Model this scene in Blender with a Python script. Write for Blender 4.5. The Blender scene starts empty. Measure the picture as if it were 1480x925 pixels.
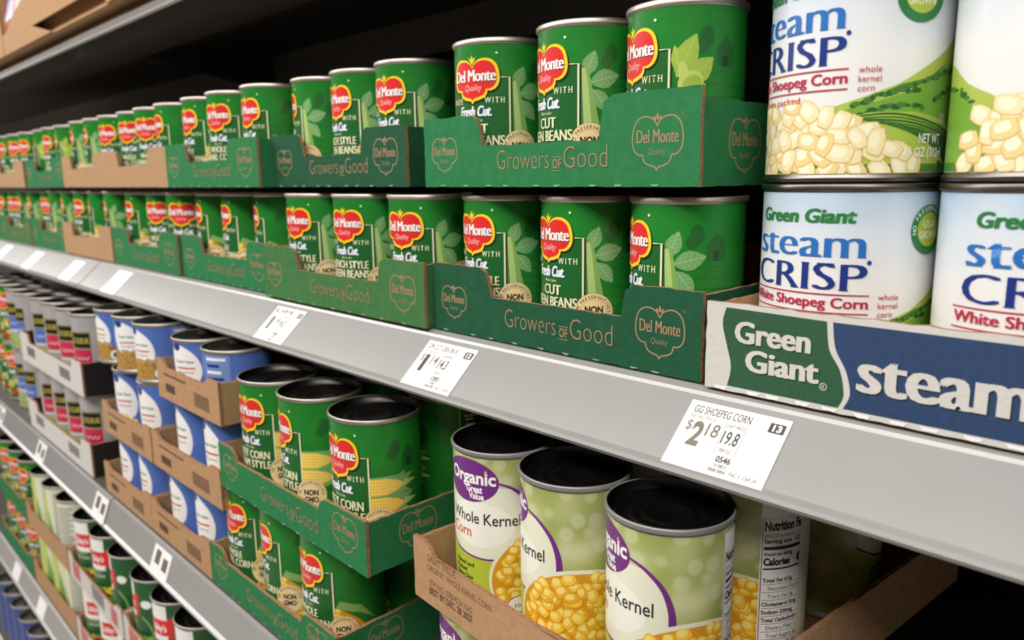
import bpy, bmesh, math, random
from mathutils import Matrix, Vector

SC = bpy.context.scene
COL = SC.collection
rnd = random.Random(7)

# ------------------------------------------------------------------ camera, world, lights, exposure
def set_camera():
    cam = bpy.data.cameras.new('camera'); o = bpy.data.objects.new('camera', cam); COL.objects.link(o)
    f, cx, cy = 1112.0, 740.0, 462.5
    vpx = Vector((-355 - cx, 271 - cy, f))                 # where the shelf edges run to
    X = -vpx.normalized()
    p2 = vpx + Vector((1000, -13.5, 0))
    n = vpx.cross(p2).normalized()
    Z = n if n.y < 0 else -n
    Y = Z.cross(X)
    # world = R @ (right, down, forward)
    right = Vector((X.x, Y.x, Z.x)); down = Vector((X.y, Y.y, Z.y)); fwd = Vector((X.z, Y.z, Z.z))
    m = Matrix.Identity(4)
    for i in range(3):
        m[i][0] = right[i]; m[i][1] = -down[i]; m[i][2] = -fwd[i]
    m[0][3], m[1][3], m[2][3] = 0.23045, -0.37789, 0.11925
    o.matrix_world = m
    cam.sensor_width = 36; cam.lens = 36 * f / 1480
    cam.clip_start = .01; cam.clip_end = 50
    cam.dof.use_dof = True; cam.dof.focus_distance = .47; cam.dof.aperture_fstop = 8.5
    SC.camera = o
set_camera()

SC.view_settings.view_transform = 'Standard'; SC.view_settings.look = 'None'
SC.view_settings.gamma = 1; SC.view_settings.use_curve_mapping = False
SC.view_settings.exposure = -0.22

W = bpy.data.worlds.new('store_air'); SC.world = W; W.use_nodes = True
W.node_tree.nodes['Background'].inputs[0].default_value = (1, .96, .92, 1)
W.node_tree.nodes['Background'].inputs[1].default_value = .085

def area(name, loc, target, sx, sy, power, col):
    l = bpy.data.lights.new(name, 'AREA'); l.shape = 'RECTANGLE'; l.size = sx; l.size_y = sy
    l.energy = power; l.color = col
    o = bpy.data.objects.new(name, l); COL.objects.link(o); o.location = loc
    d = (Vector(target) - Vector(loc)).normalized()
    z = -d; x = Vector((1, 0, 0)); y = z.cross(x).normalized(); x = y.cross(z)
    m = Matrix((x, y, z)).transposed().to_4x4(); m.translation = loc; o.matrix_world = m
    return o
area('ceiling_light_row', (-2.7, -.98, 1.46), (-2.7, 0, 0), 10.6, .5, 102, (1, .965, .922))
area('ceiling_light_row_far', (-2.5, -2.45, 2.45), (-2.5, 0, 0), 11.0, .6, 250, (1, .965, .922))

# ------------------------------------------------------------------ materials
def lin(c):
    c = c / 255.0
    return c / 12.92 if c <= .04045 else ((c + .055) / 1.055) ** 2.4
MATS = {}
def mat(name, rgb, rough=.5, metal=0.0, noise=0.0, nscale=60, bump=0.0, bscale=300, coat=0.0, spec=.5):
    if name in MATS: return MATS[name]
    m = bpy.data.materials.new(name); m.use_nodes = True; nt = m.node_tree
    b = nt.nodes['Principled BSDF']
    c = [lin(v) for v in rgb]
    b.inputs['Roughness'].default_value = rough; b.inputs['Metallic'].default_value = metal
    b.inputs['Specular IOR Level'].default_value = spec
    b.inputs['Coat Weight'].default_value = coat; b.inputs['Coat Roughness'].default_value = .12
    tc = nt.nodes.new('ShaderNodeTexCoord')
    nz = nt.nodes.new('ShaderNodeTexNoise'); nz.inputs['Scale'].default_value = nscale; nz.inputs['Detail'].default_value = 4
    nt.links.new(tc.outputs['Object'], nz.inputs['Vector'])
    cr = nt.nodes.new('ShaderNodeValToRGB')
    a = max(noise, .015)
    cr.color_ramp.elements[0].position = .3; cr.color_ramp.elements[1].position = .7
    cr.color_ramp.elements[0].color = [max(0, v * (1 - a)) for v in c] + [1]
    cr.color_ramp.elements[1].color = [min(1, v * (1 + a)) for v in c] + [1]
    nt.links.new(nz.outputs['Fac'], cr.inputs['Fac']); nt.links.new(cr.outputs['Color'], b.inputs['Base Color'])
    if bump:
        n2 = nt.nodes.new('ShaderNodeTexNoise'); n2.inputs['Scale'].default_value = bscale; n2.inputs['Detail'].default_value = 3
        nt.links.new(tc.outputs['Object'], n2.inputs['Vector'])
        bp = nt.nodes.new('ShaderNodeBump'); bp.inputs['Strength'].default_value = bump; bp.inputs['Distance'].default_value = .001
        nt.links.new(n2.outputs['Fac'], bp.inputs['Height']); nt.links.new(bp.outputs['Normal'], b.inputs['Normal'])
    MATS[name] = m
    return m

def ramp_mat(name, stops, axis='Z', lo=0, hi=.1, rough=.35, coat=.2, nz=0.0):
    """printed paper whose ink runs from one colour to the next up the label"""
    m = bpy.data.materials.new(name); m.use_nodes = True; nt = m.node_tree; b = nt.nodes['Principled BSDF']
    b.inputs['Roughness'].default_value = rough; b.inputs['Coat Weight'].default_value = coat
    tc = nt.nodes.new('ShaderNodeTexCoord'); sp = nt.nodes.new('ShaderNodeSeparateXYZ')
    nt.links.new(tc.outputs['Object'], sp.inputs[0])
    mr = nt.nodes.new('ShaderNodeMapRange'); mr.inputs[1].default_value = lo; mr.inputs[2].default_value = hi
    nt.links.new(sp.outputs[axis], mr.inputs[0])
    src = mr.outputs[0]
    if nz:
        n = nt.nodes.new('ShaderNodeTexNoise'); n.inputs['Scale'].default_value = 35; n.inputs['Detail'].default_value = 2
        nt.links.new(tc.outputs['Object'], n.inputs['Vector'])
        ma = nt.nodes.new('ShaderNodeMath'); ma.operation = 'MULTIPLY_ADD'; ma.inputs[1].default_value = nz; 
        sb = nt.nodes.new('ShaderNodeMath'); sb.operation = 'SUBTRACT'; sb.inputs[1].default_value = .5
        nt.links.new(n.outputs['Fac'], sb.inputs[0]); nt.links.new(sb.outputs[0], ma.inputs[0]); nt.links.new(src, ma.inputs[2]); src = ma.outputs[0]
    cr = nt.nodes.new('ShaderNodeValToRGB'); els = cr.color_ramp.elements
    while len(els) < len(stops): els.new(.5)
    for e, (p, c) in zip(els, stops):
        e.position = p; e.color = [lin(v) for v in c] + [1]
    nt.links.new(src, cr.inputs['Fac']); nt.links.new(cr.outputs['Color'], b.inputs['Base Color'])
    MATS[name] = m
    return m

def bokeh_mat(name):
    """organic label: soft green paper print with pale round blots"""
    m = bpy.data.materials.new(name); m.use_nodes = True; nt = m.node_tree; b = nt.nodes['Principled BSDF']
    b.inputs['Roughness'].default_value = .38; b.inputs['Coat Weight'].default_value = .15
    tc = nt.nodes.new('ShaderNodeTexCoord')
    n = nt.nodes.new('ShaderNodeTexNoise'); n.inputs['Scale'].default_value = 34; n.inputs['Detail'].default_value = 1
    nt.links.new(tc.outputs['Object'], n.inputs['Vector'])
    cr = nt.nodes.new('ShaderNodeValToRGB'); els = cr.color_ramp.elements; els.new(.5)
    for e, (p, c) in zip(els, ((.3, (138, 152, 74)), (.5, (168, 178, 104)), (.72, (204, 206, 156)))):
        e.position = p; e.color = [lin(v) for v in c] + [1]
    nt.links.new(n.outputs['Fac'], cr.inputs['Fac'])
    v = nt.nodes.new('ShaderNodeTexVoronoi'); v.inputs['Scale'].default_value = 75
    nt.links.new(tc.outputs['Object'], v.inputs['Vector'])
    r2 = nt.nodes.new('ShaderNodeMapRange'); r2.inputs[1].default_value = .28; r2.inputs[2].default_value = .42
    r2.inputs[3].default_value = .42; r2.inputs[4].default_value = 0
    nt.links.new(v.outputs['Distance'], r2.inputs[0])
    mx = nt.nodes.new('ShaderNodeMix'); mx.data_type = 'RGBA'
    nt.links.new(r2.outputs[0], mx.inputs[0]); nt.links.new(cr.outputs['Color'], mx.inputs[6])
    mx.inputs[7].default_value = [lin(x) for x in (218, 220, 182)] + [1]
    nt.links.new(mx.outputs[2], b.inputs['Base Color'])
    MATS[name] = m
    return m

def P(name, rgb, **k):                        # printed ink / paper
    k.setdefault('rough', .38); k.setdefault('coat', .15)
    return mat(name, rgb, **k)

RAIL = mat('rail_plastic', (150, 148, 146), rough=.36, noise=.03, nscale=25, coat=1.0)
RAIL.node_tree.nodes['Principled BSDF'].inputs['Coat Roughness'].default_value = .24
STEEL_DARK = mat('dark_shelf_steel', (84, 79, 75), rough=.45, noise=.08, nscale=40)
BLACK_BACK = mat('black_back_panel', (74, 70, 66), rough=.55, noise=.1, nscale=12)
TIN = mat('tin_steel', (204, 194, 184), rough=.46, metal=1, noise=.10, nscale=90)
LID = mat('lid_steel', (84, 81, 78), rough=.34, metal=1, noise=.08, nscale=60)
KRAFT = mat('kraft_cardboard', (178, 138, 98), rough=.85, noise=.10, nscale=140, bump=.25, bscale=500)
KRAFT_EDGE = mat('cardboard_edge', (150, 108, 76), rough=.9, noise=.30, nscale=500, bump=.5, bscale=900)
TRAY_GREEN = mat('green_tray_board', (44, 120, 72), spec=.2, rough=.8, noise=.10, nscale=120, bump=.2, bscale=400)
TRAY_DEEP = mat('deep_green_tray_board', (31, 84, 57), spec=.2, rough=.8, noise=.10, nscale=120, bump=.2, bscale=400)
TRAY_OLIVE = mat('olive_green_tray_board', (66, 116, 66), spec=.2, rough=.8, noise=.10, nscale=120, bump=.2, bscale=400)
NICK = mat('torn_green_board', (132, 172, 138), rough=.8)
TRAY_WHITE = mat('white_tray_board', (208, 203, 197), rough=.75, noise=.03, nscale=150, bump=.2, bscale=400)
TRAY_NAVY = mat('navy_tray_ink', (36, 62, 100), rough=.7, noise=.12, nscale=300)
TRAY_GGREEN = mat('forest_tray_ink', (38, 84, 56), rough=.7, noise=.12, nscale=300)
BLACK_BOARD = mat('black_tray_board', (26, 24, 22), rough=.6, noise=.1)
COPPER = mat('copper_ink', (170, 134, 102), rough=.6)
INK_DARK = mat('dark_ink', (40, 34, 30), rough=.6)
INK_BROWN = mat('brown_stamp_ink', (84, 58, 40), rough=.8)
TAG_PAPER = mat('tag_paper', (240, 238, 236), rough=.4, noise=.01)

# label inks
DMG = mat('label_green', (32, 126, 42), rough=.34, noise=.16, nscale=28, coat=.12, spec=.4)
DMD = P('label_deep_green', (28, 100, 40)); DMDD = P('label_darkest_green', (18, 66, 30))
RED = P('label_red', (222, 44, 42)); YEL = P('label_yellow', (252, 214, 40)); INKSH = P('label_shadow_ink', (16, 44, 22))
WHT = P('label_white', (246, 244, 240)); PINK = P('label_pink', (250, 196, 190)); CREAM = P('label_cream', (240, 238, 196))
BLUESH = P('label_blue_shadow', (58, 104, 170)); GOLD = P('seal_gold', (250, 222, 166)); GOLD2 = P('seal_gold_dark', (206, 166, 100))
BEAN1 = P('bean_green', (134, 176, 92)); BEAN2 = P('bean_pale', (178, 206, 124)); BEAN3 = P('bean_dark', (82, 132, 64))
LEAF1 = P('leaf_green', (118, 170, 106)); LEAF2 = P('leaf_vein', (178, 210, 152)); LIME = P('lime_leaf', (160, 190, 74)); LIME2 = P('lime_pod', (196, 210, 110))
K1 = P('kernel_edge', (214, 152, 32)); K2 = P('kernel_yellow', (246, 200, 62)); K3 = P('kernel_light', (253, 226, 128))
S1 = P('shoepeg_edge', (222, 190, 120)); S2 = P('shoepeg_body', (245, 230, 180)); S3 = P('shoepeg_light', (252, 244, 212)); S4 = P('shoepeg_gold', (240, 216, 150)); K4 = P('kernel_deep', (236, 178, 40))
BLUE = P('crisp_blue', (30, 52, 130)); SKYB = P('steam_blue', (40, 112, 190)); CRIM = P('crimson', (190, 36, 74))
GGT = P('brand_green', (40, 124, 60)); HILL1 = P('hill_green', (120, 170, 60)); HILL2 = P('hill_dark', (72, 128, 48)); HILL3 = P('hill_pale', (176, 196, 84)); HILLD = P('hedge_green', (44, 96, 44))
PURP = P('organic_purple', (112, 42, 126)); BLK = P('label_black', (24, 22, 24)); ORNG = P('orange_red_ink', (206, 72, 44)); LGREEN = P('lime_ground', (180, 196, 62)); PALE = P('pale_paper', (232, 232, 208))
GVB = P('blue_label', (84, 116, 190)); GVB2 = P('blue_label_panel', (120, 146, 206)); BEANB = P('bean_brown', (150, 96, 62)); BEANB2 = P('bean_orange', (190, 150, 70))
SILV = mat('silver_label', (190, 186, 184), rough=.35, metal=.25, noise=.06); GOLDT = P('gold_ink', (206, 190, 70)); ROSE = P('rose_red', (206, 46, 78)); PEA = P('pea_green', (170, 188, 84))
GREYINK = P('grey_ink', (120, 118, 116)); SKYLAB = P('sky_label', (150, 196, 226)); PLATE = P('plate_blue', (196, 214, 226))
GGPAPER = ramp_mat('shoepeg_label_paper', ((0, (235, 236, 226)), (.55, (238, 238, 236)), (.8, (216, 226, 236)), (1, (176, 204, 228))), lo=0, hi=.112, nz=.25)
BOKEH = bokeh_mat('organic_label_paper')

# ------------------------------------------------------------------ object helpers
def link(o, parent=None):
    COL.objects.link(o)
    if parent: o.parent = parent
    return o
def mesh_obj(name, me, parent=None):
    return link(bpy.data.objects.new(name, me), parent)
def tag(o, label, cat, group=None, kind=None):
    if label: o['label'] = label
    if cat: o['category'] = cat
    if group: o['group'] = group
    if kind: o['kind'] = kind
    return o
def empty(name, loc, rz=0.0):
    o = bpy.data.objects.new(name, None); o.empty_display_size = .02
    COL.objects.link(o); o.location = loc; o.rotation_euler = (0, 0, rz); return o

class MB:
    """collects shapes into one mesh with several materials"""
    def __init__(s): s.v = []; s.f = []; s.m = []; s.mats = []; s.smooth = []
    def mi(s, m):
        if m not in s.mats: s.mats.append(m)
        return s.mats.index(m)
    def add(s, vs, fs, m, smooth=False):
        b = len(s.v); s.v += [tuple(v) for v in vs]; i = s.mi(m)
        for f in fs: s.f.append(tuple(b + k for k in f)); s.m.append(i); s.smooth.append(smooth)
    def box(s, x0, x1, y0, y1, z0, z1, m):
        vs = [(x, y, z) for z in (z0, z1) for y in (y0, y1) for x in (x0, x1)]
        s.add(vs, [(0, 2, 3, 1), (4, 5, 7, 6), (0, 1, 5, 4), (2, 6, 7, 3), (0, 4, 6, 2), (1, 3, 7, 5)], m)
    def prism_yz(s, prof, x0, x1, m):
        n = len(prof); vs = [(x0, y, z) for y, z in prof] + [(x1, y, z) for y, z in prof]
        fs = [(i, (i + 1) % n, n + (i + 1) % n, n + i) for i in range(n)] + [tuple(range(n))[::-1], tuple(range(n, 2 * n))]
        s.add(vs, fs, m)
    def lathe(s, prof, m, n=64, cap0=False, cap1=False):
        vs = []; fs = []
        for r, z in prof:
            for k in range(n):
                a = 2 * math.pi * k / n; vs.append((r * math.sin(a), -r * math.cos(a), z))
        for i in range(len(prof) - 1):
            for k in range(n):
                k2 = (k + 1) % n
                fs.append((i * n + k, i * n + k2, (i + 1) * n + k2, (i + 1) * n + k))
        if cap0: fs.append(tuple(range(n))[::-1])
        if cap1: fs.append(tuple(range((len(prof) - 1) * n, len(prof) * n)))
        s.add(vs, fs, m, True)
    def mesh(s, name):
        me = bpy.data.meshes.new(name); me.from_pydata(s.v, [], s.f)
        for m in s.mats: me.materials.append(m)
        me.polygons.foreach_set('material_index', s.m); me.polygons.foreach_set('use_smooth', s.smooth)
        me.update(); return me
    def build(s, name, parent=None):
        return mesh_obj(name, s.mesh(name), parent)

# ------------------------------------------------------------------ flat printed art (millimetres), wrapped onto cans, trays and tags
def t2d_raw(s, bold, space):
    cu = bpy.data.curves.new('t', 'FONT'); cu.body = s; cu.size = 1; cu.offset = bold; cu.resolution_u = 3
    cu.space_character = space; cu.dimensions = '2D'; cu.fill_mode = 'BOTH'
    o = bpy.data.objects.new('t', cu)
    me = bpy.data.meshes.new_from_object(o)
    vs = [(v.co.x, v.co.y) for v in me.vertices]; fs = [tuple(p.vertices) for p in me.polygons]
    bpy.data.objects.remove(o); bpy.data.curves.remove(cu); bpy.data.meshes.remove(me)
    return vs, fs
_cap = None
def text2d(s, h, w=None, bold=0.0, shear=0.0, serif=0.0, space=1.0, sx=1.0, xb=0.0):
    """h = capital height; returns verts, faces, width; baseline at 0, starting at x = 0"""
    global _cap
    if _cap is None:
        vs, _ = t2d_raw('H', 0, 1); _cap = max(v[1] for v in vs) - min(v[1] for v in vs)
    vs, fs = t2d_raw(s, bold, space); n_main = len(fs)
    if serif:
        tri = list(fs)
        for y, d in ((.05 * _cap, 1), (.95 * _cap, -1)):
            iv = []
            for f in tri:
                xs = []
                for i in range(len(f)):
                    a = vs[f[i]]; b = vs[f[(i + 1) % len(f)]]
                    if (a[1] - y) * (b[1] - y) < 0: xs.append(a[0] + (b[0] - a[0]) * (y - a[1]) / (b[1] - a[1]))
                if len(xs) >= 2: iv.append((min(xs), max(xs)))
            iv.sort(); mg = []
            for a, b in iv:
                if mg and a <= mg[-1][1] + .004: mg[-1][1] = max(mg[-1][1], b)
                else: mg.append([a, b])
            for a, b in mg:
                if b - a < .30 * _cap:
                    e = serif * _cap; y0 = 0 if d > 0 else _cap; k = len(vs)
                    vs += [(a - e, y0), (b + e, y0), (b + e * .5, y0 + d * .07 * _cap), (a - e * .5, y0 + d * .07 * _cap)]
                    fs.append((k, k + 1, k + 2, k + 3))
    k = h / _cap
    vs = [((x + shear * y) * k * sx, y * k) for x, y in vs]
    x0 = min(v[0] for v in vs); x1 = max(v[0] for v in vs)
    f = 1.0 if w is None else w / (x1 - x0)
    vs = [((x - x0) * f, y) for x, y in vs]
    layers = [(vs, fs[:n_main], 0.0)]
    if xb:                                             # thicker uprights, thin bars, like a roman face
        d = xb * k * f
        layers = [([(x - d, y) for x, y in vs], fs[:n_main], 0.0), (vs, fs[:n_main], .0015), ([(x + d, y) for x, y in vs], fs[:n_main], .003)]
    if fs[n_main:]: layers.append((vs, fs[n_main:], .0045))
    return layers, (x1 - x0) * f

def smooth_closed(pts, n=5):
    out = []; N = len(pts)
    for i in range(N):
        p0, p1, p2, p3 = pts[i - 1], pts[i], pts[(i + 1) % N], pts[(i + 2) % N]
        for k in range(n):
            t = k / n
            out.append(tuple(.5 * (2 * p1[j] + (p2[j] - p0[j]) * t + (2 * p0[j] - 5 * p1[j] + 4 * p2[j] - p3[j]) * t * t + (3 * p1[j] - p0[j] - 3 * p2[j] + p3[j]) * t ** 3) for j in (0, 1)))
    return out
def smooth_open(pts, n=6):
    out = []; N = len(pts)
    for i in range(N - 1):
        p0, p1, p2, p3 = pts[max(i - 1, 0)], pts[i], pts[i + 1], pts[min(i + 2, N - 1)]
        for k in range(n):
            t = k / n
            out.append(tuple(.5 * (2 * p1[j] + (p2[j] - p0[j]) * t + (2 * p0[j] - 5 * p1[j] + 4 * p2[j] - p3[j]) * t * t + (3 * p1[j] - p0[j] - 3 * p2[j] + p3[j]) * t ** 3) for j in (0, 1)))
    return out + [tuple(pts[-1])]

class Art:
    def __init__(s, step=.010): s.items = []; s.z = step; s.step = step
    def raw(s, vs, fs, m, dz=None, z=None):
        if z is None:
            z = s.z; s.z += s.step if dz is None else dz
        s.items.append((vs, fs, m, z))
    def poly(s, pts, m, **k): s.raw(list(pts), [tuple(range(len(pts)))], m, **k)
    def rect(s, x0, y0, x1, y1, m, **k): s.poly([(x0, y0), (x1, y0), (x1, y1), (x0, y1)], m, **k)
    def ell(s, cx, cy, rx, ry, m, n=40, rot=0, **k):
        c, d = math.cos(rot), math.sin(rot)
        s.poly([(cx + rx * math.cos(a) * c - ry * math.sin(a) * d, cy + rx * math.cos(a) * d + ry * math.sin(a) * c) for a in [2 * math.pi * i / n for i in range(n)]], m, **k)
    def stroke(s, pts, w, m, closed=False, **k):
        n = len(pts); vs = []; 
        for i in range(n):
            a = pts[i - 1] if (closed or i) else pts[i]; b = pts[(i + 1) % n] if (closed or i < n - 1) else pts[i]
            dx, dy = b[0] - a[0], b[1] - a[1]; L = math.hypot(dx, dy) or 1
            ww = w(i / (n - 1)) if callable(w) else w
            vs += [(pts[i][0] - dy / L * ww / 2, pts[i][1] + dx / L * ww / 2), (pts[i][0] + dy / L * ww / 2, pts[i][1] - dx / L * ww / 2)]
        fs = []
        for i in range(n if closed else n - 1):
            j = (i + 1) % n; fs.append((2 * i, 2 * i + 1, 2 * j + 1, 2 * j))
        s.raw(vs, fs, m, **k)
    def text(s, t, x, y, h, m, w=None, align='c', shadow=None, sh=(.35, -.35), rot=0, grow=0, **k):
        def put(kw, m, ox, oy, rot):
            L, ww = text2d(t, h, w, **kw)
            dx = -(ww / 2 if align == 'c' else ww if align == 'r' else 0)
            c, d = math.cos(rot), math.sin(rot); z = s.z; s.z += s.step
            for vs, fs, dz in L:
                s.raw([(x + ox + (vx + dx) * c - vy * d, y + oy + (vx + dx) * d + vy * c) for vx, vy in vs], fs, m, z=z + dz)
        if shadow is not None:
            k2 = dict(k); k2['bold'] = k.get('bold', 0) + grow
            put(k2, shadow, sh[0], sh[1], 0)
        put(k, m, 0, 0, rot)
    def arc_text(s, t, cx, cy, r, h, m, a_mid=90, spread=7, bold=0):
        n = len(t)
        for i, ch in enumerate(t):
            if ch == ' ': continue
            a = math.radians(a_mid - (i - (n - 1) / 2) * spread)
            s.z -= s.step
            s.text(ch, cx + r * math.cos(a), cy + r * math.sin(a), h, m, rot=a - math.pi / 2, bold=bold)
        s.z += s.step
    def kernels(s, region, size, mats, seed, jit=.3, aspect=1.0, big=1.0):
        """a heap of corn kernels filling the region test, drawn as printed shapes"""
        r = random.Random(seed); x0, y0, x1, y1, test = region
        rows = int((y1 - y0) / (size * .78)); base = s.z
        for j in range(rows, -1, -1):
            cols = int((x1 - x0) / size)
            for i in range(cols + 1):
                x = x0 + (i + .5 * (j % 2)) * size + r.uniform(-jit, jit) * size; y = y0 + j * size * .78 + r.uniform(-jit, jit) * size
                if not test(x, y): continue
                a = r.uniform(0, math.pi); z = base + .004 * ((i % 3) + 3 * (j % 3)) * 3
                rx = size * r.uniform(.60, .78) * aspect * big; ry = size * r.uniform(.48, .62) * big; body = mats[1] if len(mats) < 4 or r.random() < .6 else mats[3]
                def blob(k, ox=0, oy=0):
                    pts = []
                    for q in range(10):
                        t = 2 * math.pi * q / 10
                        rr = 1 / max(abs(math.cos(t)), abs(math.sin(t))) ** .75 * (1 - .16 * math.sin(t))
                        px, py = rx * k * rr * math.cos(t) * .86, ry * k * rr * math.sin(t) * .86
                        pts.append((x + ox + px * math.cos(a) - py * math.sin(a), y + oy + px * math.sin(a) + py * math.cos(a)))
                    return pts
                s.poly(blob(1), mats[0], z=z); s.poly(blob(.9, 0, size * .03), body, z=z + .004); s.poly(blob(.55, -size * .08, size * .12), mats[2], z=z + .008)
        s.z = base + .12
    def leaf(s, base, tip, w, m, vein):
        bx, by = base; tx, ty = tip; dx, dy = tx - bx, ty - by; L = math.hypot(dx, dy); nx, ny = -dy / L, dx / L
        prof = [(0, 0), (.15, .55), (.35, .95), (.55, 1), (.75, .7), (.9, .3), (1, 0)]
        up = [(bx + dx * t + nx * w * q / 2, by + dy * t + ny * w * q / 2) for t, q in prof]
        dn = [(bx + dx * t - nx * w * q / 2, by + dy * t - ny * w * q / 2) for t, q in prof[1:-1]][::-1]
        s.poly(up + dn, m); s.stroke([base, (bx + dx * .95, by + dy * .95)], .35, vein)
        z = s.z
        for t in (.2, .35, .5, .65, .8):
            for sg in (1, -1):
                q = [p for p in prof if p[0] >= t][0][1] * .75
                s.stroke([(bx + dx * t, by + dy * t), (bx + dx * (t + .13) + sg * nx * w * q / 2, by + dy * (t + .13) + sg * ny * w * q / 2)], .18, vein, z=z)
        s.z += s.step

    def emit(s, mb, mapping, cuts=None, span=None):
        for vs, fs, m, z in s.items:
            if cuts:
                bm = bmesh.new(); bv = [bm.verts.new((x, y, 0)) for x, y in vs]
                for f in fs:
                    try: bm.faces.new([bv[i] for i in f])
                    except ValueError: pass
                u0 = min(v[0] for v in vs); u1 = max(v[0] for v in vs)
                if any(len(f.verts) > 4 for f in bm.faces):
                    bmesh.ops.triangulate(bm, faces=[f for f in bm.faces if len(f.verts) > 4])
                k = math.floor(u0 / cuts) + 1
                while k * cuts < u1:
                    bmesh.ops.bisect_plane(bm, geom=bm.verts[:] + bm.edges[:] + bm.faces[:], plane_co=(k * cuts, 0, 0), plane_no=(1, 0, 0), dist=1e-7)
                    k += 1
                if span:                                   # trim the print to the label's height
                    for y, d in ((span[0], -1), (span[1], 1)):
                        if any((v.co.y - y) * d > 0 for v in bm.verts):
                            bmesh.ops.bisect_plane(bm, geom=bm.verts[:] + bm.edges[:] + bm.faces[:], plane_co=(0, y, 0), plane_no=(0, d, 0), dist=1e-7, clear_outer=True)
                bm.verts.index_update()
                V = [mapping(v.co.x, v.co.y, z) for v in bm.verts]; F = [tuple(v.index for v in f.verts) for f in bm.faces]
                bm.free()
                mb.add(V, F, m, True)
            else:
                mb.add([mapping(x, y, z) for x, y in vs], fs, m)

NSEG = 96
def label_mesh(name, R, z0, z1, base, art):
    """R, z0, z1 in mm"""
    mb = MB(); n = NSEG
    mb.lathe([(R * .001, z0 * .001), (R * .001, z1 * .001)], base, n=n)
    du = 2 * math.pi * R / n
    def mp(u, v, z):
        # stay on the facets of the cylinder so ink lies parallel to the paper
        k = math.floor(u / du + 1e-6); t = u / du - k
        a0 = 2 * math.pi * k / n; a1 = 2 * math.pi * (k + 1) / n; r = (R + z) * .001
        x = r * (math.sin(a0) * (1 - t) + math.sin(a1) * t); y = -r * (math.cos(a0) * (1 - t) + math.cos(a1) * t)
        return (x, y, v * .001)
    art.emit(mb, mp, cuts=du, span=(z0, z1))
    return mb.mesh(name)
def flat_art(mb, art, origin=(0, 0, 0), ux=(1, 0, 0), uy=(0, 0, 1), un=(0, -1, 0)):
    O, X, Y, N = map(Vector, (origin, ux, uy, un))
    art.emit(mb, lambda u, v, z: tuple(O + X * (u * .001) + Y * (v * .001) + N * (z * .001)))

# ------------------------------------------------------------------ the green vegetable label
SHIELD_R = [(0, .46), (.10, .62), (.34, .76), (.66, .75), (.90, .54), (1, .16), (.99, -.18), (.88, -.40), (.71, -.50), (.58, -.50), (.56, -.61), (.47, -.76), (.25, -.86), (.08, -.90), (0, -1.0)]
SHIELD = SHIELD_R + [(-x, y) for x, y in SHIELD_R[1:-1]][::-1]
def shield(cx, cy, sx, sy, n=4): return [(cx + x * sx, cy + y * sy) for x, y in smooth_closed(SHIELD, n)]

def logo(a, cx, cy, s=20.0):
    a.poly(shield(cx + .6, cy - 1.0, s * 1.02, s * .86), INKSH)
    a.poly(shield(cx, cy, s, s * .84), YEL)
    a.poly(shield(cx, cy + .1, s * .90, s * .735), RED)
    for dx, h in ((0, 4.6), (-2.2, 3.0), (2.2, 3.0)):
        a.poly([(cx, cy + s * .44), (cx + dx * .75 - .9, cy + s * .54 + h * .55), (cx + dx * 1.5, cy + s * .56 + h), (cx + dx * .75 + .9, cy + s * .54 + h * .55)], YEL)
    a.text('Del Monte', cx, cy - 2.0, 8.2, WHT, w=s * 1.74, bold=-.005, xb=.05, shadow=BLK, sh=(.4, -.5), serif=.05, space=.96)
    a.text('Quality', cx + .5, cy - 8.6, 4.2, PINK, w=15, shear=.2)

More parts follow.
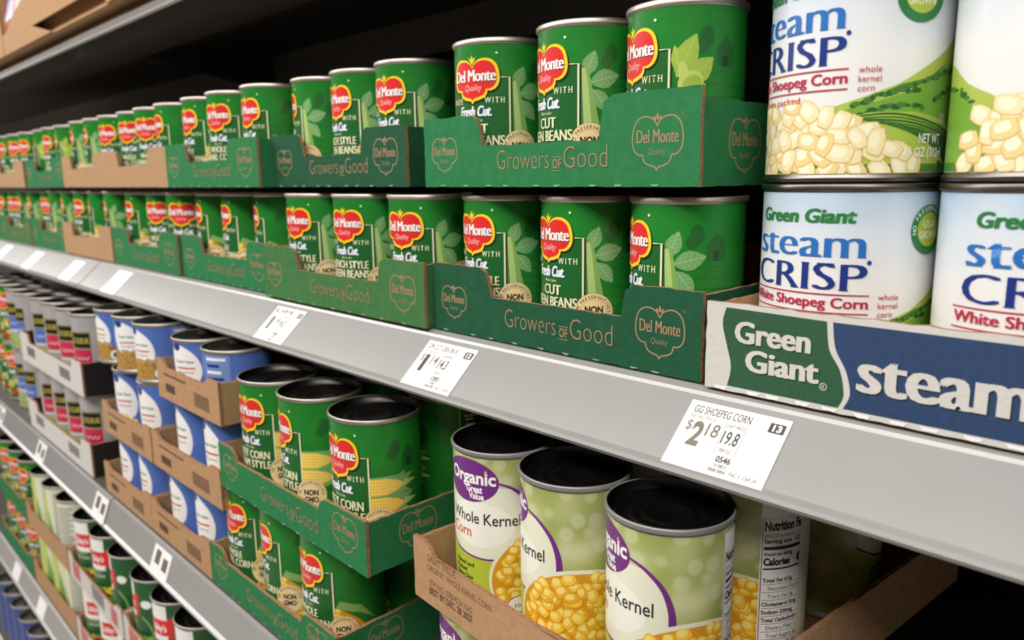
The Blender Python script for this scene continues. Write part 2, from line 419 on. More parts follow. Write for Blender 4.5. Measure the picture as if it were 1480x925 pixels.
def dm_art(kind):
    a = Art()
    # quiet farm scene printed tone on tone
    a.poly([(56, 66), (56, 76), (62, 83), (68, 76), (68, 66)], DMD); a.rect(60, 66, 64, 72, DMDD)
    a.ell(50, 82, 4.5, 6, DMD); a.ell(47, 77, 4, 4, DMD)
    for i in range(7): a.stroke([(31, 60 - i * 5), (60, 63 - i * 7), (96, 60 - i * 5)], .7, DMD, z=.012)
    # text panel behind the seam
    a.stroke([(96, 8), (96, 96)], .5, CREAM); a.rect(99, 30, 116, 92, DMDD)
    for i in range(14): a.rect(101, 86 - i * 4, 108 + (i * 37 % 7), 87.2 - i * 4, CREAM, z=.09)
    a.text('Nutrition Facts', 107.5, 88.5, 2.6, CREAM, w=15, bold=.02); a.text('60', 113, 72, 4.5, CREAM, bold=.03)
    # frame of deep green with cream line
    a.poly([(-29, 5), (29, 5), (29, 77), (-29, 77)], DMD)
    a.stroke([(29.6, 5), (29.6, 75.4), (18, 75.4)], 1.6, INKSH)
    a.stroke([(28.6, 5), (28.6, 76.2), (16, 76.2)], 1.3, CREAM); a.stroke([(-28.6, 5), (-28.6, 76.2), (-16, 76.2)], 1.0, CREAM)
    # picture
    if kind in ('cut', 'french'):
        a.leaf((33, 68), (39.5, 84), 10, LEAF1, LEAF2); a.leaf((36, 64), (56, 69), 12, LEAF1, LEAF2); a.leaf((38, 60), (49, 46), 10, LEAF1, LEAF2)
        for k, (x0, x1, w, m) in enumerate(((31, 33, 5.5, BEAN3), (33, 39, 6, BEAN1), (31.5, 35, 5, BEAN2), (34, 43, 5, BEAN1), (32, 37.5, 3, BEAN2))):
            a.poly([(x0 - .6, 74 - k * .5), (x0 + 1.2, 75 - k * .5), (x0 + 2.6, 66), (x1 + w * .6, 20), (x1 - w * .4, 20), (x0 - .4, 62)], m)
    elif kind == 'pod':
        a.leaf((33, 60), (44, 84), 13, LIME, LIME2); a.leaf((35, 62), (31.5, 78), 7, LIME, LIME2); a.leaf((38, 56), (54, 71), 13, LIME, LIME2); a.leaf((38, 52), (50, 56), 9, LIME, LIME2)
        a.ell(41, 57, 7.5, 6.5, LIME2, rot=.5); a.ell(37, 62, 3, 7, LIME2, rot=.2); a.ell(42, 56.5, 5.6, 4.6, LIME, rot=.5)
    elif kind == 'cream':
        a.poly([(29.2, 5), (60, 5), (58, 10), (44, 20), (29.2, 26)], PLATE)
        for cyy in (54, 40):
            for tx, ty, m in ((66, 7, BEAN1), (70, 1, BEAN2), (64, -7, BEAN1), (58, 10, LEAF1)):
                a.poly([(29.2, cyy - 7.6), (46, cyy - 8), (56, cyy - 3 + ty * .4), (tx, cyy + ty), (52, cyy + 4 + ty * .4), (44, cyy + 8), (29.2, cyy + 7.6)], m)
            a.poly([(29.2, cyy - 6.6), (42, cyy - 6.2), (51, cyy - 3.6), (57, cyy), (51, cyy + 4), (42, cyy + 6.4), (29.2, cyy + 6.4)], K2)
            z = a.z
            for i in range(11):
                for j in range(5):
                    sc = 1 if i < 5 else 1 - (i - 5) * .13
                    a.ell(31 + i * 2.3, cyy + (-4.6 + j * 2.35) * sc, .95, .9 * sc, K3, n=8, z=z)
            a.z += .01
        a.kernels((30, 6, 52, 24, lambda x, y: y < 25 - (x - 29) * .5), 3.4, (K1, K2, K3), 3)
    elif kind == 'whole':
        a.poly([(29.2, 5), (62, 5), (60, 24), (48, 36), (36, 44), (29.2, 46)], K1)
        a.kernels((29.5, 5, 62, 46, lambda x, y: y < 46 - (x - 29) * .85 and x > 30.5), 4.4, (K1, K2, K3), 5)
        a.poly([(30, 46), (50, 40), (66, 30), (52, 46), (34, 52)], BEAN1); a.kernels((-28, 5, 28, 12, lambda x, y: x > -27), 4.0, (K1, K2, K3), 8)
    # seal
    if kind != 'pod':
        a.ell(36, 26, 13.2, 13.2, GOLD2); a.ell(36, 26, 12.8, 12.8, GOLD); a.stroke([(36 + 8.6 * math.cos(t * .2), 26 + 8.6 * math.sin(t * .2)) for t in range(32)], .3, GOLD2, closed=True)
        a.arc_text('NO PRESERVATIVES', 36, 26, 9.4, 2.3, INK_DARK, spread=11.5, bold=.01)
        a.text('NON', 36, 25.8, 4.2, INK_DARK, w=12.5, bold=.05); a.text('GMO', 36, 20, 4.2, INK_DARK, w=12.5, bold=.05)
    # light edge strip and type
    a.rect(-44, 5, -38, 96, SKYLAB)
    logo(a, 0, 76, 21.3)
    a.text('MADE', -17.5, 58.4, 4.0, CREAM, w=14, serif=.1, space=1.5, xb=.02); a.text('WITH', 17.5, 58.4, 4.0, CREAM, w=15, serif=.1, space=1.5, xb=.02)
    a.text('Fresh Cut.', 1, 49.3, 7.2, WHT, w=28, shear=.28, xb=.05, bold=.008, shadow=BLUESH, sh=(.6, -.5))
    a.text('Blue Lake', 2, 45.6, 1.9, CREAM, w=12, shear=.2)
    L1, L2 = {'cut': ('CUT', 'GREEN BEANS'), 'french': ('FRENCH STYLE', 'GREEN BEANS'), 'cream': ('SWEET CORN', 'CREAM STYLE'), 'whole': ('WHOLE', 'KERNEL CORN'), 'pod': (None, None)}[kind]
    if L1:
        for t, y, w in ((L1, 36.8, {'CUT': 17, 'WHOLE': 26}.get(L1, 48)), (L2, 28.4, 49)):
            a.text(t, 3.5 if t == 'CUT' else 0, y, 6.8, CREAM, w=w, serif=.09, xb=.042, bold=-.002, shadow=INKSH, sh=(.4, -.3))
    a.ell(19.5, 93, .9, .9, CREAM, n=14)
    return a

# ------------------------------------------------------------------ other labels
def giant_art(hero):
    a = Art()
    # hills, hedges and crop rows
    for sg in (1,):
        a.poly([(20, 6), (30, 37), (46, 42), (60, 47), (74, 55), (87, 63), (98, 71), (106, 73), (114, 70), (114, 6)], HILL3)
        a.poly([(26, 6), (34, 35), (54, 40), (70, 45), (84, 54), (100, 60), (114, 62), (114, 6)], HILL1)
        a.poly([(48, 41), (62, 47), (76, 50), (90, 58), (80, 50), (64, 44)], HILL2)
    a.poly([(-90, 6), (-90, 56), (-78, 52), (-66, 44), (-52, 38), (-40, 30), (-40, 6)], HILL3); a.poly([(-90, 6), (-90, 46), (-76, 42), (-60, 34), (-44, 26), (-44, 6)], HILL1)
    z = a.z
    for (x0, y0, x1, y1, n) in ((40, 37, 70, 44, 15), (64, 45, 112, 56, 20), (44, 33, 74, 36, 12), (82, 40, 112, 47, 11), (-88, 43, -62, 36, 9)):
        for q in range(n):
            t = q / (n - 1); a.ell(x0 + (x1 - x0) * t + rnd.uniform(-1, 1), y0 + (y1 - y0) * t + 2.2 * math.sin(t * 3.1) + rnd.uniform(-.7, .7), rnd.uniform(1.4, 2.8), rnd.uniform(.8, 1.6), (HILLD, HILL2)[q % 2], n=9, z=z + .0012 * q)
    a.z = z + .03
    a.poly([(24, 6), (34, 31), (48, 34), (70, 34), (96, 29), (114, 20), (114, 6)], HILL3)
    for i in range(11):
        a.stroke(smooth_open([(36 + i * 2.6, 31.5 - i * .35), (60 + i * 3, 33 - i * 1.9), (88 + i * 1.6, 27 - i * 2.0), (113, 19 - i * 1.5)]), lambda t: .7 + .9 * t, HILL2 if i % 2 else HILLD)
    a.rect(-90, 5, 114, 9, HILL2)
    z = a.z
    for q in range(34): a.ell(98 + rnd.uniform(-10, 15), 13 + rnd.uniform(-6, 9), rnd.uniform(1.5, 3), 1.8, (HILLD, HILL2)[q % 2], n=9, z=z + .001 * q)
    a.z = z + .04
    a.kernels((-62, 8, 76, 40, lambda x, y: y < (39 if x < 30 else 39 - (x - 30) * .66) - (max(0, -40 - x) * .5)), 8.2, (S1, S2, S3, S4), 21, aspect=1.12, big=1.16)
    # far side panel
    a.rect(116, 5, 150, 106, WHT); a.rect(-148, 5, -100, 106, WHT)
    a.stroke([(120, 60), (120, 100), (146, 100), (146, 60)], .6, BLK, closed=True)
    for i in range(12): a.rect(122, 96 - i * 4.6, 134 + (i * 29 % 11), 97.6 - i * 4.6, BLK, z=.2)
    for x, t in ((-125, 'Nutrition Facts'),): a.text(t, x, 94, 4, BLK, w=36, bold=.03)
    # type
    a.text('Green Giant', 0, 92, 6.8, GGT, w=57, xb=.035, bold=.012, shear=.12)
    a.text('steam', 1, 74.5, 15.0, SKYB, w=67, xb=.036, bold=-.018, serif=.075)
    a.text('CRISP', 1, 57.5, 13.8, BLUE, w=67, xb=.036, bold=-.02, serif=.085)
    a.ell(36, 72, 1.1, 1.1, BLUE, n=16)
    a.stroke([(-38, 55.2), (37, 55.2)], .6, CRIM); a.stroke([(-38, 45.6), (37, 45.6)], .6, CRIM)
    a.text('White Shoepeg Corn', 0, 48.4, 5.2, CRIM, w=73, xb=.03, bold=.0)
    a.text('vacuum packed', -6, 40.2, 3.2, CRIM, w=38)
    for i, t in enumerate(('whole', 'kernel', 'corn')): a.text(t, 41.5, 53 - i * 4.4, 2.9, CRIM, align='l')
    a.ell(69, 88, 12.6, 12.6, GGT); a.ell(69, 88, 8.6, 8.6, LGREEN)
    a.text('USA', 69, 89, 3.6, WHT, w=9, bold=.01); a.text('GROWN', 69, 83.6, 3.6, WHT, w=14.5, bold=.01)
    a.arc_text('NO PRESERVATIVES', 69, 88, 9.6, 2.2, WHT, spread=13, bold=.01)
    a.text('NET WT', 80, 19, 4.4, WHT, w=15, bold=.02); a.text('11 OZ (312g)', 77.5, 12.4, 4.4, WHT, w=24, bold=.02)
    a.stroke([(88 + 2.2 * math.cos(t * .4), 31 + 2.2 * math.sin(t * .4)) for t in range(16)], .35, WHT, closed=True); a.text('U', 88, 29.8, 2.4, WHT)
    return a

def nutrition(a, x0, x1, top, ink):
    a.rect(x0, 6, x1, 110, WHT)
    a.stroke([(x0 + 1, 8), (x0 + 1, top), (x1 - 1, top), (x1 - 1, 8)], .5, ink, closed=True)
    w = x1 - x0 - 4; xl = x0 + 2
    a.text('Nutrition Facts', xl, top - 7, 5.4, ink, w=w, align='l', bold=.05)
    a.text('about 3.5 servings per container', xl, top - 11.2, 2.2, ink, w=w, align='l'); a.text('Serving size  1/2 cup', xl, top - 15, 2.5, ink, w=w, align='l', bold=.03)
    a.rect(xl, top - 19, x1 - 2, top - 17, ink)
    a.text('Amount per serving', xl, top - 22.6, 2.2, ink, align='l', bold=.03, w=w * .6)
    a.text('Calories', xl, top - 28.4, 4.2, ink, align='l', bold=.05, w=w * .55); a.text('60', x1 - 2.5, top - 28, 5.2, ink, align='r', bold=.05)
    a.rect(xl, top - 31.2, x1 - 2, top - 30.2, ink)
    for i, t in enumerate(('Total Fat 0.5g', '  Saturated Fat 0g', '  Trans Fat 0g', 'Cholesterol 0mg', 'Sodium 200mg', 'Total Carbohydrate 8g', '  Dietary Fiber 1g', '  Total Sugars 2g', '   Includes 0g Added Sugars', 'Protein 1g')):
        y = top - 39 - i * 5.0
        ind = len(t) - len(t.lstrip()); a.text(t.strip(), xl + ind * 1.6, y, 2.3, ink, align='l', bold=.0 if ind else .03)
        a.rect(xl, y - 1.4, x1 - 2, y - 1.15, ink, z=a.z - .005); 
        if i != 9: a.text('%d%%' % (i % 4), x1 - 2.5, y, 2.2, ink, align='r', bold=.03)
    a.rect(xl, top - 88.5, x1 - 2, top - 86.4, ink)

def organic_art():
    a = Art()
    # white swoosh panel
    sw = smooth_closed([(20, 94), (38, 90), (46, 76), (47, 60), (40, 48), (18, 42), (-10, 44), (-24, 52), (-26, 90), (0, 100)], 5)
    a.poly(sw, PALE)
    a.ell(8, 66, 26, 16, P('cream_white', (242, 241, 228)))
    a.poly([(-26, 6), (60, 6), (56, 38), (40, 47), (18, 41), (-8, 42), (-26, 50)], LGREEN)
    a.stroke(smooth_open([(-26, 52), (-8, 44), (18, 42), (40, 48)]), 1.3, PURP)
    a.stroke(smooth_open([(20, 97), (32, 93), (42, 84), (47, 72), (48, 60)]), lambda t: 1.0 + 3.6 * t, PURP)
    a.ell(0, 96, 24, 15, PURP, n=56)
    a.text('Organic', 2, 94.5, 8.4, WHT, w=40, bold=.03); a.ell(15, 103, 1.0, 1.4, GOLD2, n=12)
    a.text('Great', 6, 88.4, 4.6, WHT, w=13, bold=.035); a.text('Value', 7.5, 83.8, 4.2, WHT, w=12, bold=.035)
    a.text('Whole Kernel', -17, 66.5, 7.8, BLK, w=55, align='l', bold=.008); a.text('Corn', -17, 56.0, 7.4, ORNG, align='l', bold=.008, w=20)
    for i, t in enumerate(('Raised and', 'Packed', 'Same Day')): a.text(t, -14, 34 - i * 4.6, 3.0, BLK, align='l', bold=.02)
    for i in range(3): a.rect(-13, 20 - i * 1.8, 8 - i * 3, 20.8 - i * 1.8, PALE)
    a.text('NET WT 15 OZ (425g)', 2, 9.6, 2.8, BLK, w=34, bold=.02)
    # bowl of kernels
    a.ell(62, 28, 46, 37, PALE, n=64); a.ell(62, 27, 44, 35.4, K1, n=64)
    a.kernels((20, 5, 104, 63, lambda x, y: ((x - 62) / 42.5) ** 2 + ((y - 27) / 34) ** 2 < 1 and y > 6), 7.0, (K1, K2, K3, K4), 11, aspect=.95, big=1.1)
    a.ell(38, 10, 10, 6.5, PURP); a.ell(38, 10, 9.4, 5.9, WHT); a.text('steel', 38, 8, 3.4, BLK, w=10)
    nutrition(a, 78, 112, 100, BLK)
    a.rect(-112, 6, -60, 110, PALE)
    for i in range(9): a.rect(-100, 96 - i * 7, -70 - (i * 13 % 12), 98 - i * 7, GREYINK, z=.3)
    return a

def blue_art(kind):
    a = Art()
    a.poly(smooth_closed([(-24, 52), (-20, 72), (-6, 74), (10, 62), (16, 44), (12, 28), (0, 24), (-16, 30)], 5), WHT)
    a.ell(-14, 72, 6, 5, BLUE)
    a.text('Great Value', -4, 52, 3.4, GGT, w=24, bold=.03); a.rect(-15, 44, 9, 46, ORNG)
    a.text({'corn': 'Corn', 'pinto': 'Pinto Beans', 'mix': 'Whole Kernel'}[kind], -3, 38, 3.2, INK_DARK, w=20)
    if kind == 'pinto':
        a.rect(-40, 3, 34, 29, BEANB); a.kernels((-24, 4, 12, 34, lambda x, y: True), 4.4, (BEANB, BEANB2, BEANB2), 4)
        a.ell(20, 14, 7, 8, GGT); a.ell(20, 14, 6.2, 7.2, WHT); a.ell(20, 14, 3.2, 4.2, GGT)
    else:
        a.kernels((-22, 4, 14, 27, lambda x, y: y < 28 - abs(x + 4) * .4), 4.6, (K1, K2, K3), 6)
    a.rect(36, 3, 66, 80, GVB2)
    for i in range(8): a.rect(39, 70 - i * 8, 62 - (i * 7 % 9), 73.5 - i * 8, BLUE if i % 2 else WHT, z=.3)
    return a

def pea_art(band):
    a = Art()
    a.rect(-18, 62, 16, 86, BLK); a.stroke([(-17, 63), (15, 63), (15, 85), (-17, 85)], .7, GOLDT, closed=True)
    a.text('LE SUEUR', -1, 70, 7.5, GOLDT, w=30, serif=.08, bold=.02)
    a.rect(-18, 38, 16, 61, band)
    a.stroke([(-12 + i * 1.5, 48 + 2.4 * math.sin(i * 1.3)) for i in range(17)], .9, WHT)
    a.rect(-18, 34, 16, 36, WHT)
    z = a.z
    for q in range(46):
        a.ell(rnd.uniform(-16, 34), 8 + rnd.uniform(0, 20) * (.5 + .5 * rnd.random()), 4, 4, PEA if q % 3 else BEAN1, n=12, z=z + .004 * q)
    a.z = z + .2
    a.rect(42, 6, 70, 100, GREYINK); a.rect(72, 20, 80, 90, BEANB)
    return a

def libby_art():
    a = Art()
    a.rect(-60, 58, 8, 108, WHT); a.rect(-22, 66, 8, 88, RED)
    a.text("Libby's", -7, 72, 9, WHT, w=27, bold=.03, shear=.15)
    a.poly([(8, 66), (16, 60), (16, 92), (8, 90)], RED)
    for i, w in ((0, 22), (1, 28)): a.text(('CUT', 'GREEN BEANS')[i], -8, 54 - i * 8, 5, CREAM, w=w, serif=.08)
    for k in range(7): a.poly([(-30 + k * 8, 24), (-24 + k * 9, 32), (-14 + k * 9, 27), (-20 + k * 8, 18)], (LIME, YEL, BEAN1)[k % 3])
    a.ell(-4, 22, 8, 5, RED); a.rect(-50, 6, 40, 16, LIME)
    a.stroke(smooth_open([(20, 60), (32, 46), (36, 24), (34, 10)]), 3, BEAN1)
    a.ell(28, 78, 8, 6, WHT)
    return a

def pale_art():
    a = Art()
    a.rect(-34, 6, -8, 106, LIME2); a.poly(smooth_closed([(-30, 8), (-14, 30), (-8, 70), (-2, 8)], 4), BEAN1); a.ell(-20, 20, 5, 5, PURP)
    for i in range(16): a.rect(6, 98 - i * 5, 40 - (i * 17 % 11), 100 - i * 5, GREYINK, z=.2)
    return a

def carrot_art():
    a = dm_art('cut')
    for q in range(26):
        a.ell(rnd.uniform(-26, 30), rnd.uniform(8, 40), 4, 4, (ORNG, BEAN2, BEAN1, YEL)[q % 4], n=12, z=a.z + .003 * q)
    return a

# ------------------------------------------------------------------ cans
def can_parts(R, H, wall=TIN, lid=LID):
    """R, H in mm -> meshes of body and lid"""
    r = R * .001; h = H * .001; w = r - .0014
    b = MB()
    b.lathe([(r - .004, .0012), (r - .0012, 0), (r, .0008), (r, .0030), (w, .0042), (w, h - .0042), (r, h - .0030)], wall, n=NSEG)
    l = MB()
    prof = [(r, h - .0030), (r, h - .0008), (r - .0006, h), (r - .0014, h - .0004), (r - .0024, h - .0062), (r - .0045, h - .0070), (r - .006, h - .0060), (r - .0075, h - .0060), (r - .009, h - .0072),
            (r * .62, h - .0072), (r * .58, h - .0064), (r * .54, h - .0072), (r * .40, h - .0072), (r * .37, h - .0066), (r * .34, h - .0072), (.0004, h - .0072)]
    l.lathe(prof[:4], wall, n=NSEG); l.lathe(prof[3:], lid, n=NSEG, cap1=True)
    return b.mesh('can_body'), l.mesh('lid')

KINDS = {}
def can_kind(key, R, H, base, art, wall=TIN, lid=LID, lab=None):
    b, l = can_parts(R, H, wall, lid)
    KINDS[key] = (b, l, label_mesh('paper_label', R - 1.25, 4.6, H - 4.6, base, art), R)
def put_can(key, x, y, z, deg, label, group, cat='can', name='food_can'):
    b, l, la, R = KINDS[key]
    o = empty(name, (x, y, z), math.radians(deg)); tag(o, label, cat, group)
    mesh_obj('can_body', b, o); mesh_obj('lid', l, o); mesh_obj('paper_label', la, o)
    return o

for k in ('cut', 'french', 'cream', 'whole', 'pod'):
    can_kind(k, 36.8, 104, DMG, dm_art(k))
def scaled(art, f):
    for i, (vs, fs, m, z) in enumerate(art.items): art.items[i] = ([(x, y * f) for x, y in vs], fs, m, z)
    return art
can_kind('cream_tall', 37, 113, DMG, scaled(dm_art('cream'), 1.085))
can_kind('whole_tall', 37, 113, DMG, scaled(dm_art('whole'), 1.085))
can_kind('carrot', 37.8, 113, DMG, scaled(carrot_art(), 1.085))
can_kind('giant', 46.5, 111.5, GGPAPER, giant_art(False), wall=mat('dark_rim_steel', (120, 112, 106), rough=.32, metal=1, noise=.1))
can_kind('organic', 35.6, 117, BOKEH, organic_art(), wall=mat('grey_rim_steel', (150, 148, 146), rough=.42, metal=.55))
can_kind('blue_corn', 35, 88, GVB, scaled(blue_art('corn'), 1.06)); can_kind('blue_pinto', 35, 71, GVB, scaled(blue_art('pinto'), .85)); can_kind('blue_mix', 35, 88, GVB, scaled(blue_art('mix'), 1.06)); can_kind('blue_short', 35, 68, GVB, scaled(blue_art('mix'), .82))
can_kind('pea', 35, 112, SILV, pea_art(ROSE)); can_kind('pea_blue', 35, 112, SILV, pea_art(GVB))
can_kind('libby', 37.5, 113, P('bean_can_green', (34, 92, 48)), libby_art()); can_kind('pale', 37.5, 113, PALE, pale_art())
can_kind('navy', 37.5, 138, P('navy_blue_label', (62, 84, 150)), blue_art('mix'), lid=mat('bright_lid_steel', (190, 188, 184), rough=.3, metal=1))

# ------------------------------------------------------------------ trays
def front_outline(w, h, notch, x0, x1, sl=.010, seed=0, hr=None):
    r = random.Random(seed); hr = h if hr is None else hr
    if notch is None: pts = [(0, 0), (w, 0), (w, hr), (0, h)]
    else: pts = [(0, 0), (w, 0), (w, hr), (x1 + sl * .7, hr), (x1, hr - .004), (x1 - sl * .35, notch), (x0 + sl * .8, notch), (x0 + sl * .2, h - .003), (x0 - .004, h), (0, h)]
    out = []
    for i in range(len(pts)):
        a, b = pts[i], pts[(i + 1) % len(pts)]; n = max(1, int(math.hypot(b[0] - a[0], b[1] - a[1]) / .006))
        for k in range(n):
            t = k / n; j = 0 if k == 0 else r.uniform(-.00045, .00045)
            out.append((a[0] + (b[0] - a[0]) * t + j, max(0, a[1] + (b[1] - a[1]) * t + j)))
    return out
def panel(mb, outline, t, m_out, m_in, m_edge, mp):
    n = len(outline); vs = [mp(u, 0, v) for u, v in outline] + [mp(u, t, v) for u, v in outline]
    mb.add(vs, [tuple(range(n))], m_out); mb.add(vs, [tuple(range(n, 2 * n))[::-1]], m_in)
    mb.add(vs, [(i, n + i, n + (i + 1) % n, (i + 1) % n) for i in range(n)], m_edge)

def tray(label, x, y, z, w, depth, h, notch=.031, n0=.055, n1=.18, board=TRAY_GREEN, inner=KRAFT, art=None, side_art=None, rot=0.0, group=None, seed=0, cat='tray', side_board=None, hs=None, hr=None, base=.0018):
    """x, y, z = front left bottom corner"""
    t = .003; hs = h - .002 if hs is None else hs
    o = empty('cardboard_tray', (x, y, z), math.radians(rot)); tag(o, label, cat, group)
    mb = MB(); panel(mb, front_outline(w, h, notch, n0, n1, seed=seed, hr=hr), t, board, inner, KRAFT_EDGE, lambda u, d, v: (u, d, v))
    if art: flat_art(mb, art)
    mb.build('front_panel', o)
    sb = side_board or board
    for sx in (0, 1):
        mb = MB(); ol = front_outline(depth - 2 * t, hs, None, 0, 0, seed=seed + 5 + sx)
        if sx: panel(mb, ol, t, sb, inner, KRAFT_EDGE, lambda u, d, v: (w - .0006 - d, t + u, v))
        else: panel(mb, ol, t, sb, inner, KRAFT_EDGE, lambda u, d, v: (.0006 + d, t + u, v))
        if sx and side_art: flat_art(mb, side_art, origin=(w - .0006, t, 0), ux=(0, 1, 0), uy=(0, 0, 1), un=(1, 0, 0))
        mb.build('side_panel', o)
    mb = MB(); panel(mb, front_outline(w, hs, None, 0, 0, seed=seed + 9), t, sb, inner, KRAFT_EDGE, lambda u, d, v: (u, depth - d, v)); mb.build('back_panel', o)
    mb = MB(); mb.box(.0036, w - .0036, t, depth - t, .0002, base, inner); mb.build('base', o)
    return o

def outline_logo(a, cx, cy, s):
    a.stroke(shield(cx, cy, s, s * .98, 3), s * .05, COPPER, closed=True)
    a.text('Del Monte', cx, cy - s * .10, s * .44, COPPER, w=s * 1.66, xb=.03, bold=-.008, serif=.05)
    a.text('Quality', cx, cy - s * .48, s * .2, COPPER, w=s * .7, shear=.2, bold=-.01)
    for dx, h in ((0, .24), (-.14, .15), (.14, .15)):
        a.ell(cx + dx * s * .8, cy + s * (.62 + h * .5), s * .05, s * h * .5, COPPER, n=10, rot=-dx * 3)
    a.stroke([(cx + s * .98 + .8 * math.cos(t * .8), cy + s * .78 + .8 * math.sin(t * .8)) for t in range(8)], .2, COPPER, closed=True)
def green_tray_art(w, big=True):
    a = Art(.02)
    outline_logo(a, 24, 25, 14.5); outline_logo(a, w - 29, 27, 17.5)
    z = a.z
    for i in range(9):
        x = 10 + i * (w - 20) / 9 + rnd.uniform(0, 10)
        a.poly([(x, 1.6)] + [(x + q, .2 + rnd.uniform(0, .7)) for q in (1, 2.4, 3.8, 5)] + [(x + 6.4, 1.5)], NICK, z=z)
    a.text('Growers', w * .5 - 16, 12, 13.5, COPPER, w=50, bold=-.018, align='c')
    a.text('OF', w * .5 + 16, 12, 6, COPPER, w=7.5, bold=.01); a.rect(w * .5 + 12, 10.2, w * .5 + 20, 10.7, COPPER); a.rect(w * .5 + 12, 19, w * .5 + 20, 19.5, COPPER)
    a.text('Good', w * .5 + 40, 12, 14, COPPER, w=36, bold=-.018, align='c')
    return a
def green_side_art():
    a = Art(.02); outline_logo(a, 46, 25, 18); outline_logo(a, 220, 25, 18); return a
SIDE_ART = green_side_art()
def brown_art(w, lines=True, stamp=True, h=40):
    a = Art(.02)
    if lines:
        a.rect(w * .12, h * .72, w * .5, h * .78, INK_BROWN); a.rect(w * .14, h * .25, w * .3, h * .5, INK_BROWN)
    if stamp:
        z = a.z
        for i in range(13):
            a.rect(w * .62 + i * w * .018, h * .22, w * .62 + i * w * .018 + w * (.008 + .006 * (i % 2)), h * .62, INK_BROWN, z=z)
    return a

# ------------------------------------------------------------------ shelving
def rail_profile(k):
    if k == 'slant': return [(0, -.0004), (-.0046, -.0026), (-.0058, -.0046), (-.0385, -.0345), (-.0425, -.0362), (-.0436, -.0382), (-.0425, -.0404), (-.0395, -.0400), (-.006, -.0100), (0, -.0090)]
    return [(0, -.0004), (-.0040, -.0016), (-.0050, -.0040), (-.0150, -.0310), (-.0185, -.0330), (-.0190, -.0350), (-.0170, -.0365), (-.0140, -.0340), (-.0040, -.0080), (0, -.0070)]
def shelf(label, x0, x1, y0, z, kind, group='gondola shelves', depth=.50):
    o = empty('store_shelf', ((x0 + x1) / 2, y0, z)); tag(o, label, 'shelf', group)
    lx = (x1 - x0) / 2
    mb = MB(); mb.box(-lx, lx, .0002, depth, -.004, 0, STEEL_DARK)
    mb.box(-lx, lx, .0002, .004, -.034, -.004, STEEL_DARK); mb.box(-lx, lx, .0002, .066, -.037, -.034, STEEL_DARK); mb.box(-lx, lx, .063, .066, -.034, -.014, STEEL_DARK)
    mb.box(-lx, lx, depth - .02, depth, -.04, -.004, STEEL_DARK)
    mb.build('deck', o)
    mb = MB(); mb.box(-lx, lx, depth - .19, depth - .186, -.054, -.004, mat('grey_slab', (150, 142, 134), rough=.5)); mb.build('rear_slab', o)  # light grey slab added under the deck to stand for the grey band
    mb = MB(); mb.prism_yz(rail_profile(kind), -lx + .002, lx - .002, RAIL); mb.build('price_rail', o)
    for s in (-1, 1):
        mb = MB(); mb.prism_yz([(.07, -.004), (depth - .02, -.004), (depth - .02, -.09), (depth - .05, -.09), (.07, -.022)], s * (lx - .004) - .0015, s * (lx - .004) + .0015, STEEL_DARK); mb.build('bracket', o)
    return o

SEAM = -1.085
mb = MB(); mb.box(-4.0, 1.6, .50, .52, -1.15, 1.2, BLACK_BACK); tag(mb.build('wall_back'), 'black back panel of the shelving', 'panel', kind='structure')
FLOOR = mat('floor_tile', (168, 160, 150), rough=.35, noise=.08, nscale=4)
mb = MB(); mb.box(-6, 4, -4, .6, -1.17, -1.15, FLOOR); tag(mb.build('floor'), 'pale store floor', 'floor', kind='structure')

shelf('grey-fronted shelf at eye level carrying green and white cans, near half', SEAM, 1.2, 0, 0, 'slant')
shelf('grey-fronted shelf at eye level, far half beyond the rail joint', -3.6, SEAM, 0, 0, 'slant')
shelf('dark shelf overhead above the top cans, near half', SEAM, 1.2, 0, .340, 'slant')
shelf('overhead shelf with cardboard cartons, far half at upper left', -3.6, SEAM, 0, .340, 'slant')
shelf('second grey-fronted shelf below, holding corn and blue cans, near half', -.835, 1.2, -.09, -.294, 'steep', depth=.59)
shelf('second grey-fronted shelf below, holding the silver pea cans, far half', -3.6, -.835, -.09, -.294, 'steep', depth=.59)
shelf('lowest grey-fronted shelf at the bottom left corner', -3.6, 1.2, -.09, -.640, 'steep', depth=.59)
shelf('base shelf near the floor under the blue-labelled cans', -3.6, 1.2, -.09, -.985, 'steep', depth=.59)

# ------------------------------------------------------------------ eye-level trays and cans (two layers)
ZT = .1125
LOW = [  # x0, x1, board, cans [(x, kind, deg)], word
    (-.2495, -.0045, 'g', [(-.0450, 'cut', -38), (-.1244, 'cut', -15), (-.2085, 'french', -6)]),
    (-.5270, -.2535, 'g', [(-.2990, 'french', 8), (-.3880, 'french', 9), (-.4770, 'french', 6)]),
    (-.7690, -.5300, 'g', [(-.5735, 'whole', -30), (-.6525, 'whole', -14), (-.7270, 'whole', -21)]),
    (-1.0210, -.7720, 'g', [(-.8130, 'whole', 36), (-.8940, 'whole', 25), (-.9750, 'whole', -9)]),
    (-1.2800, -1.0240, 'b', [(-1.0660, 'cut', -25), (-1.1480, 'whole', -30), (-1.2310, 'whole', 5)]),
    (-1.5105, -1.2812, 'g', [(-1.3270, 'cut', -20), (-1.3960, 'french', -30), (-1.4700, 'cut', 28)]),
    (-1.7650, -1.5125, 'g', [(-1.5550, 'french', -14), (-1.6400, 'cut', -6), (-1.7200, 'cut', 20)]),
    (-2.0250, -1.7700, 'g', [(-1.8150, 'cut', 4), (-1.8980, 'cut', -20), (-1.9780, 'french', 12)]),
]
